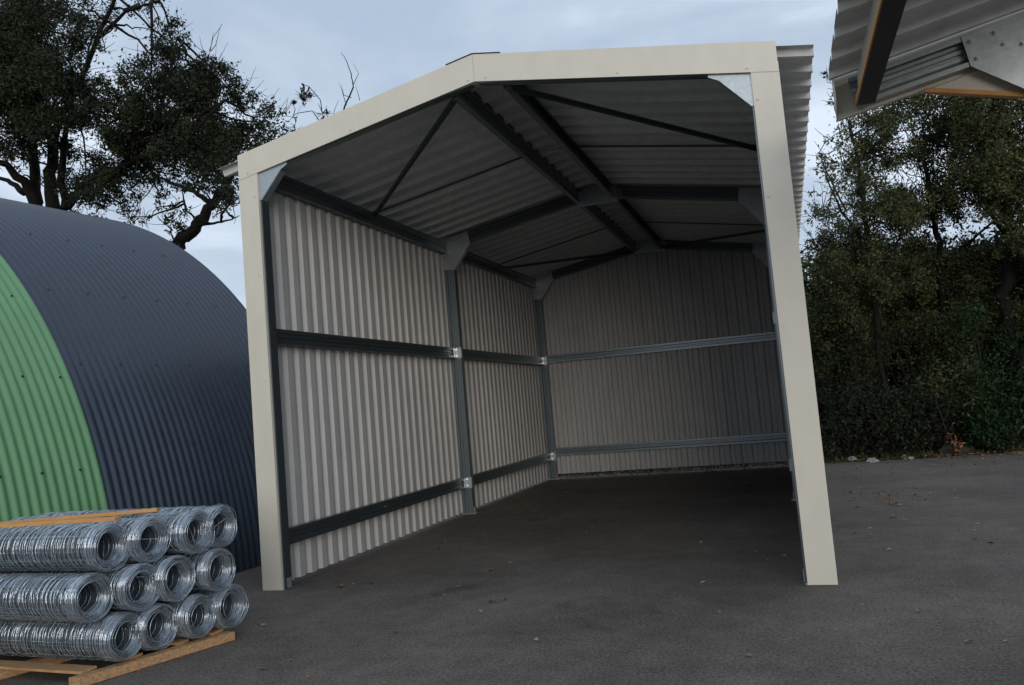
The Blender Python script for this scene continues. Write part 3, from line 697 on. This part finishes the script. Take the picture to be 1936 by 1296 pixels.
oak2_limbs = [((0.14, 0.11), [(325, 475, 0), (345, 452, 0), (368, 432, 0), (388, 405, 0.1)]),
              ((0.11, 0.04), [(388, 405, 0.1), (412, 368, 0.2), (440, 330, 0.3), (480, 290, 0.4)]),
              ((0.035, 0.008), [(375, 425, 0), (405, 422, -0.1), (432, 418, -0.2), (452, 408, -0.3)]),
              ((0.06, 0.02), [(400, 385, 0.1), (365, 362, 0.4), (320, 345, 0.7), (285, 330, 0.9)]),
              ((0.03, 0.01), [(352, 400, .1), (348, 380, .2), (345, 360, .2)])]
oak2_cl = [(322,425,20,.9),(330,440,18,.9),(345,395,14,.6),(400,340,26,.8),(425,365,26,.7),(440,385,16,.5),(380,330,24,.7),(460,300,26,.7),(410,405,10,.5),(352,350,16,.5),(490,270,22,.6),(275,415,10,.4),(250,412,10,.4),(440,352,20,.6)]
px_tree('oak_tree', 'smaller oak with a thick leaning trunk just above the hut roof', 'tree', 7.0, oak2_limbs, oak2_cl, 0.042, M['oak'], 9, grow=1.5, spread=0.6, trunk_r=0.2)
# bare twiggy tree behind the shed roof
bare = [((0.028, 0.021), [(600, 300, 0), (640, 235, 0), (652, 200, 0), (668, 165, 0)]), ((0.017, 0.006), [(668, 165, 0), (664, 140, .1), (655, 115, .1), (645, 100, .1)]),
        ((0.011, 0.003), [(668, 160, 0), (678, 140, 0), (668, 120, 0)]), ((0.011, 0.003), [(664, 185, 0), (650, 180, .1), (645, 160, .2)]), ((0.011, 0.003), [(655, 200, 0), (646, 170, .1), (640, 155, .2)]),
        ((0.017, 0.008), [(600, 290, 0), (612, 230, -.2), (606, 190, -.2), (585, 165, -.2), (570, 158, -.2)]), ((0.014, 0.006), [(612, 240, -.2), (590, 210, -.3), (560, 215, -.3), (545, 230, -.3)]),
        ((0.011, 0.004), [(620, 260, .1), (632, 210, .2), (640, 190, .2)]), ((0.011, 0.003), [(560, 300, 0), (556, 240, .2), (568, 200, .2)]), ((0.011, 0.003), [(680, 190, .1), (672, 160, .1)])]
px_tree('bare_tree', 'nearly bare twiggy tree rising behind the left slope of the shed roof', 'tree', 13.0, bare, [(570,178,9,.9),(574,190,10,.9),(590,182,8,.7),(556,195,5,.3),(560,250,10,.15),(640,235,14,.05),(610,215,12,.05)], 0.06, M['oak'], 5, spread=0.2, trunk_r=0.07, bark=M['twig'], twigs=14)

# right-hand belt of trees beyond the yard
def belt_clumps(box, n, rr, wt, hole=None):
    res = []
    x0, x1, y0, y1 = box
    while len(res) < n:
        px, py = rnd.uniform(x0, x1), rnd.uniform(y0, y1)
        wg = wt
        if hole:
            skip = False
            for hx, hy, hr, keep in hole:
                if (px - hx) ** 2 + ((py - hy) * 1.3) ** 2 < hr * hr and rnd.random() > keep: skip = True
            if skip: continue
        res.append((px, py, rnd.uniform(*rr), wg))
    return res
gaps = [(1560, 170, 90, 0.0), (1530, 300, 60, 0.06), (1690, 330, 60, 0.55), (1800, 430, 75, 0.15), (1720, 470, 55, 0.3), (1590, 470, 45, 0.7), (1860, 500, 40, .4), (1600, 250, 40, .25)]
T = [
 ('airy hedgerow tree with sky showing through, next to the cream post', 10.8, [((0.10,0.05),[(1660,640,0),(1650,540,0),(1640,450,0),(1625,330,.2),(1605,230,.3)]),((0.05,0.02),[(1645,470,0),(1590,400,-.3),(1560,330,-.3)]),((0.05,0.02),[(1650,540,0),(1700,450,.3),(1720,360,.3)]),((.03,.01),[(1600,400,-.2),(1560,320,-.3),(1548,290,-.3)])],
  belt_clumps((1535,1720,200,560), 54, (16,30), 0.75, gaps) + [(1548,320,8,.8),(1556,300,7,.8),(1570,150,7,.8),(1562,140,5,.8),(1582,172,8,.7),(1575,192,8,.7),(1560,345,9,.8),(1540,365,8,.8),(1535,410,12,.8),(1545,400,16,.8),(1620,215,24,.9),(1640,240,22,.9)]),
 ('leafy tree with a dark branching trunk beneath the canopy corner', 12.2, [((0.13,0.07),[(1785,640,0),(1782,540,0),(1778,480,0),(1765,400,0),(1745,300,0)]),((0.06,0.03),[(1780,500,0),(1830,460,.2),(1900,400,.3)]),((0.05,0.02),[(1782,520,0),(1750,470,-.2),(1700,420,-.4)]),((0.05,0.02),[(1782,560,0),(1830,540,.2),(1880,520,.3)])],
  belt_clumps((1640,1870,170,420), 52, (20,36), 0.9, gaps)),
 ('tall dark tree with a thick trunk at the right edge of the belt', 11.5, [((0.20,0.12),[(1908,700,0),(1905,560,0),(1910,440,0),(1900,330,0),(1880,220,0)]),((0.08,0.03),[(1905,450,0),(1860,380,.3),(1820,330,.4)]),((0.08,0.03),[(1908,500,0),(1960,420,-.3),(2000,330,-.3)])],
  belt_clumps((1810,2040,150,470), 52, (22,40), 1.0, [(1800,430,75,.2)])),
 ('yellowish green tree low in the middle of the belt', 13.4, [((0.10,0.05),[(1720,760,0),(1715,650,0),(1705,570,0),(1690,500,0)]),((0.05,0.02),[(1715,640,0),(1760,580,.2),(1800,530,.3)])],
  belt_clumps((1600,1900,480,680), 50, (24,42), 1.0)),
 ('dense low tree directly behind the cream post', 12.0, [((0.10,0.05),[(1590,800,0),(1585,680,0),(1575,600,0),(1570,540,0)])],
  belt_clumps((1525,1680,470,690), 34, (20,38), 1.0)),
 ('dense dark tree low at the right edge', 12.8, [((0.12,0.05),[(1880,800,0),(1870,680,0),(1860,600,0),(1850,540,0)])],
  belt_clumps((1760,2020,490,700), 40, (24,44), 1.0)),
]
for lab, y0, lim, cl in T:
    lim = [((a_ * 0.7, b_ * 0.6), p_) for (a_, b_), p_ in lim]
    px_tree('hedge_tree', lab, 'tree', y0, lim, cl, 0.036, M['willow'], 6.0, 'trees in the belt beyond the yard', spread=0.9, trunk_r=lim[0][0][0] * 0.8, twigs=4, br=0.008, grow=1.3)

# undergrowth: each bush its own stems and leaves
def bush(x, y, wd, ht, label, lm, leaf=0.045, dens=1.0, n=26):
    root = tag(empty('bush', (x, y, 0)), label, 'bush', 'bushes along the foot of the tree belt')
    mb = MB(); cs = []; rs = []; cn = []
    for i in range(n):
        a = rnd.uniform(0, 2 * PI); r = wd * rnd.random() ** 0.5; h = ht * rnd.uniform(0.12, 1.0) * (1 - 0.35 * (r / wd) ** 2)
        p = Vector((r * math.cos(a), r * math.sin(a) * 0.7, h)); rr = rnd.uniform(0.14, 0.30) * min(1, ht)
        limb_paths(mb, [Vector((p.x * 0.25, p.y * 0.25, -0.02)), Vector((p.x * 0.7, p.y * 0.7, h * 0.6)), p], 0.016, 0.005, 4, 0.02)
        cs.append(tuple(p)); rs.append(rr); cn.append(int(dens * 3.2 * rr * rr / leaf ** 2))
    link('foliage', leaves_mesh('foliage', cs, rs, cn, leaf, lm), root)
    mb.build('stems', M['twig'], root)
    return root
bl = ['dark bramble bush right beside the foot of the cream post', 'grey green bramble bush second along from the cream post', 'tangled dark bush behind the pale stones', 'loose bush with dry stems left of the orange leaves',
      'dry twiggy bush just behind the orange leaves', 'bright green leafy bush right of the orange leaves', 'low glossy green bush by the leaf litter bank', 'dark bush at the far right edge under the thick trunk',
      'high dark bush behind the bramble near the post', 'high dark bush in the middle of the belt', 'high green bush behind the glossy one', 'dark bush hidden deepest at the right', 'dark bush showing just past the edge of the cream post']
bp_ = [(5.75, 10.0, .7, 1.5, 'bramble'), (6.45, 10.05, .6, 1.35, 'bramble'), (6.95, 10.2, .6, 1.2, 'bramble'), (7.25, 10.3, .5, 1.3, 'bramble'), (7.75, 10.5, .6, 1.7, 'willow'), (8.35, 10.05, .55, 1.7, 'ivy'), (8.15, 9.75, .4, .55, 'ivy'), (9.15, 10.1, .7, 1.6, 'ivy'),
       (6.2, 11.0, .9, 2.9, 'bramble'), (7.2, 11.4, .9, 2.8, 'bramble'), (8.3, 11.1, .9, 2.9, 'ivy'), (9.4, 11.3, .9, 3.0, 'bramble'), (5.45, 11.6, .8, 3.2, 'bramble')]
for (x, y, wd, ht, mm), lab in zip(bp_, bl):
    bush(x, y, wd, ht, lab, M[mm], 0.042, 1.0, 30 if ht < 2 else 44)
for x, y, h in ((5.0, 12.0, 2.4), (3.6, 11.8, 2.2), (2.2, 12.0, 2.2), (0.8, 11.9, 2.3), (10.6, 11.0, 3.0), (11.8, 11.5, 3.0)):
    pass
# far wood behind everything, reads as one dark mass
cs = []; rs = []; cn = []
for i in range(620):
    x = rnd.uniform(3.5, 22); y = rnd.uniform(14.8, 18.5); z = rnd.uniform(0, 1) ** 1.1 * 4.2
    cs.append((x, y, z)); rs.append(rnd.uniform(0.5, 0.95)); cn.append(240)
tag(link('wood', leaves_mesh('wood', cs, rs, cn, 0.095, M['bramble'])), 'dark mass of wood behind the nearer trees', 'wood', kind='stuff')

# small sapling stem with a tuft of orange dead leaves
p = at(1806, 850, 9.55)
SP = tag(empty('sapling', (p[0], 9.6, 0)), 'thin sapling with a tuft of orange dead leaves at its foot', 'sapling')
mb = MB(); limb_paths(mb, [(0.02, 0, -0.02), (-0.06, 0.05, 0.35), (-0.16, 0.1, 0.8), (-0.22, 0.15, 1.25)], 0.02, 0.007, 6, 0.008)
limb_paths(mb, [(-0.10, 0.07, 0.6), (0.05, 0.1, 0.9), (0.12, 0.1, 1.15)], 0.01, 0.004, 5, 0.008); mb.build('stem', M['twig'], SP)
link('dead_leaves', leaves_mesh('dead_leaves', [(0.04, -0.05, 0.20), (-0.10, -0.05, 0.30), (0.02, -0.05, 0.36), (0.06, -0.03, 0.10)], [0.10, 0.09, 0.09, 0.08], [20, 10, 12, 16], 0.04, M['dead']), SP)

# pale stones at the edge of the asphalt
def stone(px, py, r, label, m=None, sx=1.0):
    d = CW + (px-968)/FPX*CR - (py-648)/FPX*CU; q = CAMP + d * ((0.03 - CAMP[2]) / d[2])
    mb = MB(); vv = []; ff = []; nu, nv = 9, 6
    for j in range(nv + 1):
        ph = PI * j / nv - PI/2
        for i in range(nu):
            t = 2 * PI * i / nu; k_ = r * (1 + 0.22 * math.sin(i * 2.3 + j * 1.7 + px))
            vv.append((k_ * sx * math.cos(ph) * math.cos(t), k_ * math.cos(ph) * math.sin(t), max(-0.01, 0.7 * k_ * math.sin(ph)) + 0.0))
    for j in range(nv):
        for i in range(nu): ff.append((j*nu+i, j*nu+(i+1)%nu, (j+1)*nu+(i+1)%nu, (j+1)*nu+i))
    o = mb.add(vv, ff).build('stone', m or M['stone'], smooth=False); o.location = (q[0], q[1], 0.012); o.rotation_euler = (0, 0, rnd.uniform(-.5, .5))
    tag(o, label, 'stone', 'stones along the edge of the yard')
stone(1611, 868, 0.085, 'pale grey stone in the verge nearest the cream post')
stone(1649, 871, 0.080, 'flat pale stone on the asphalt edge, second from the post', sx=1.3)
stone(1708, 862, 0.055, 'small pale stone below the dark bushes')
stone(1722, 866, 0.05, 'smallest pale stone right of the other stones')
stone(1805, 855, 0.22, 'long dark mossy stone under the orange leaves', M['soil'], 1.6)
stone(1340, 889, 0.05, 'pale stone lying behind the shed under the back wall', sx=1.5)

# grass and litter verge behind the shed and along the asphalt edge
def blades(name, n, box, h, m, label, cat):
    x = nrs.uniform(box[0], box[1], n); y = nrs.uniform(box[2], box[3], n); a = nrs.uniform(0, 2 * PI, n); hh = h * nrs.uniform(0.35, 1.2, n)
    dx = np.cos(a); dy = np.sin(a); wv = 0.006; lean = nrs.uniform(0, 0.7, n) * hh
    b0 = np.stack([x - dy * wv, y + dx * wv, np.full(n, -0.012)], 1); b1 = np.stack([x + dy * wv, y - dx * wv, np.full(n, -0.012)], 1)
    m0 = np.stack([x + dx * lean * .4 + dy * wv * .7, y + dy * lean * .4 - dx * wv * .7, hh * .6], 1); m1 = np.stack([x + dx * lean * .4 - dy * wv * .7, y + dy * lean * .4 + dx * wv * .7, hh * .6], 1)
    t1 = np.stack([x + dx * lean, y + dy * lean, hh], 1); t2 = t1 + np.array([[0.001, 0.001, 0]])
    V = np.stack([b0, b1, m0, m1, t1, t2], 1).reshape(-1, 3); i = np.arange(n)[:, None] * 6
    F = np.concatenate([i + np.array([[0, 1, 2, 3]]), i + np.array([[3, 2, 4, 5]])])
    tag(link(name, np_mesh(name, V, F, m)), label, cat, kind='stuff')
blades('grass', 26000, (-4, 16, 9.62, 12.5), 0.11, M['grass'], 'rough grass on the verge behind the shed', 'grass')
def litter(name, n, fx, sz, m, label, cat):
    P = fx(n); n = len(P); a = nrs.uniform(0, 2 * PI, n); s = sz * nrs.uniform(0.5, 1.3, n)
    u = np.stack([np.cos(a), np.sin(a), nrs.uniform(-.25, .25, n)], 1) * s[:, None]; v_ = np.stack([-np.sin(a), np.cos(a), nrs.uniform(-.35, .35, n)], 1) * (s * 0.5)[:, None]
    up = np.zeros((n, 3)); up[:, 2] = s * nrs.uniform(0.1, 0.5, n)
    V = np.stack([P - u, P + v_ * 1.1 + up, P + u, P - v_ * 1.1 + up * .7], 1).reshape(-1, 3); V[:, 2] = np.maximum(V[:, 2], 0.004)
    tag(link(name, np_mesh(name, V, np.arange(4 * n).reshape(n, 4), m)), label, cat, kind='stuff')
def f_yard(n):
    x = nrs.uniform(0.3, 12, n); y = nrs.uniform(-3.0, 9.3, n)
    k = nrs.random(n) < np.where(x > 5.2, 0.15 + 0.85 * np.clip((y - 2) / 7, 0, 1) ** 2, 0.30)
    return np.stack([x, y, np.full(n, 0.008)], 1)[k]
def f_drift(n):
    return np.stack([5.85 + nrs.normal(0, 0.28, n), 4.6 + nrs.normal(0, 0.35, n), np.full(n, 0.008)], 1)
def f_edge(n):
    return np.stack([nrs.uniform(-2, 14, n), 9.5 + nrs.normal(0, 0.16, n), np.abs(nrs.normal(0.012, 0.012, n))], 1)
def f_bank(n):
    return np.stack([nrs.uniform(6.8, 12, n), nrs.uniform(9.0, 9.8, n), np.abs(nrs.normal(0.012, 0.01, n))], 1)
litter('leaf_litter', 1100, f_yard, 0.026, M['yard_litter'], 'scattered small dead leaves on the asphalt', 'leaves')
litter('leaf_litter', 60, f_drift, 0.028, M['yard_litter'], 'small drift of brown leaves right of the right cream post', 'leaves')
litter('leaf_litter', 1500, f_edge, 0.035, M['litter'], 'band of dead leaves along the asphalt edge', 'leaves')
litter('leaf_litter', 500, f_bank, 0.035, M['litter'], 'brown dead leaves drifted below the right-hand bushes', 'leaves')
for px, py, s, lab in ((642, 1111, 0.05, 'curled brown oak leaf near the left post'), (1686, 955, 0.055, 'curled brown leaf right of the right post'), (1690, 980, 0.045, 'brown leaf nearest the camera right of the post'), (930, 1140, 0.04, 'pale curled leaf on the asphalt before the shed'), (1622, 960, 0.05, 'small brown leaf close to the right post')):
    d = CW + (px-968)/FPX*CR - (py-648)/FPX*CU; q = CAMP + d * (-CAMP[2] / d[2])
    mb = MB(); a = rnd.uniform(0, 6)
    for j in range(5):
        t = a + j * 1.1; l = s * rnd.uniform(0.7, 1.2)
        u = Vector((math.cos(t), math.sin(t), 0)) * l; v_ = Vector((-math.sin(t), math.cos(t), 0)) * l * 0.35
        mb.add([(0, 0, 0.006), tuple(u * .5 + v_ + Vector((0, 0, .020))), tuple(u + Vector((0, 0, 0.008 + rnd.random() * .02))), tuple(u * .5 - v_ + Vector((0, 0, .014)))], [(0, 1, 2, 3)])
    o = mb.build('dead_leaf', M['dead']); o.location = (q[0], q[1], 0.002)
    tag(o, lab, 'leaf', 'single fallen leaves on the asphalt')
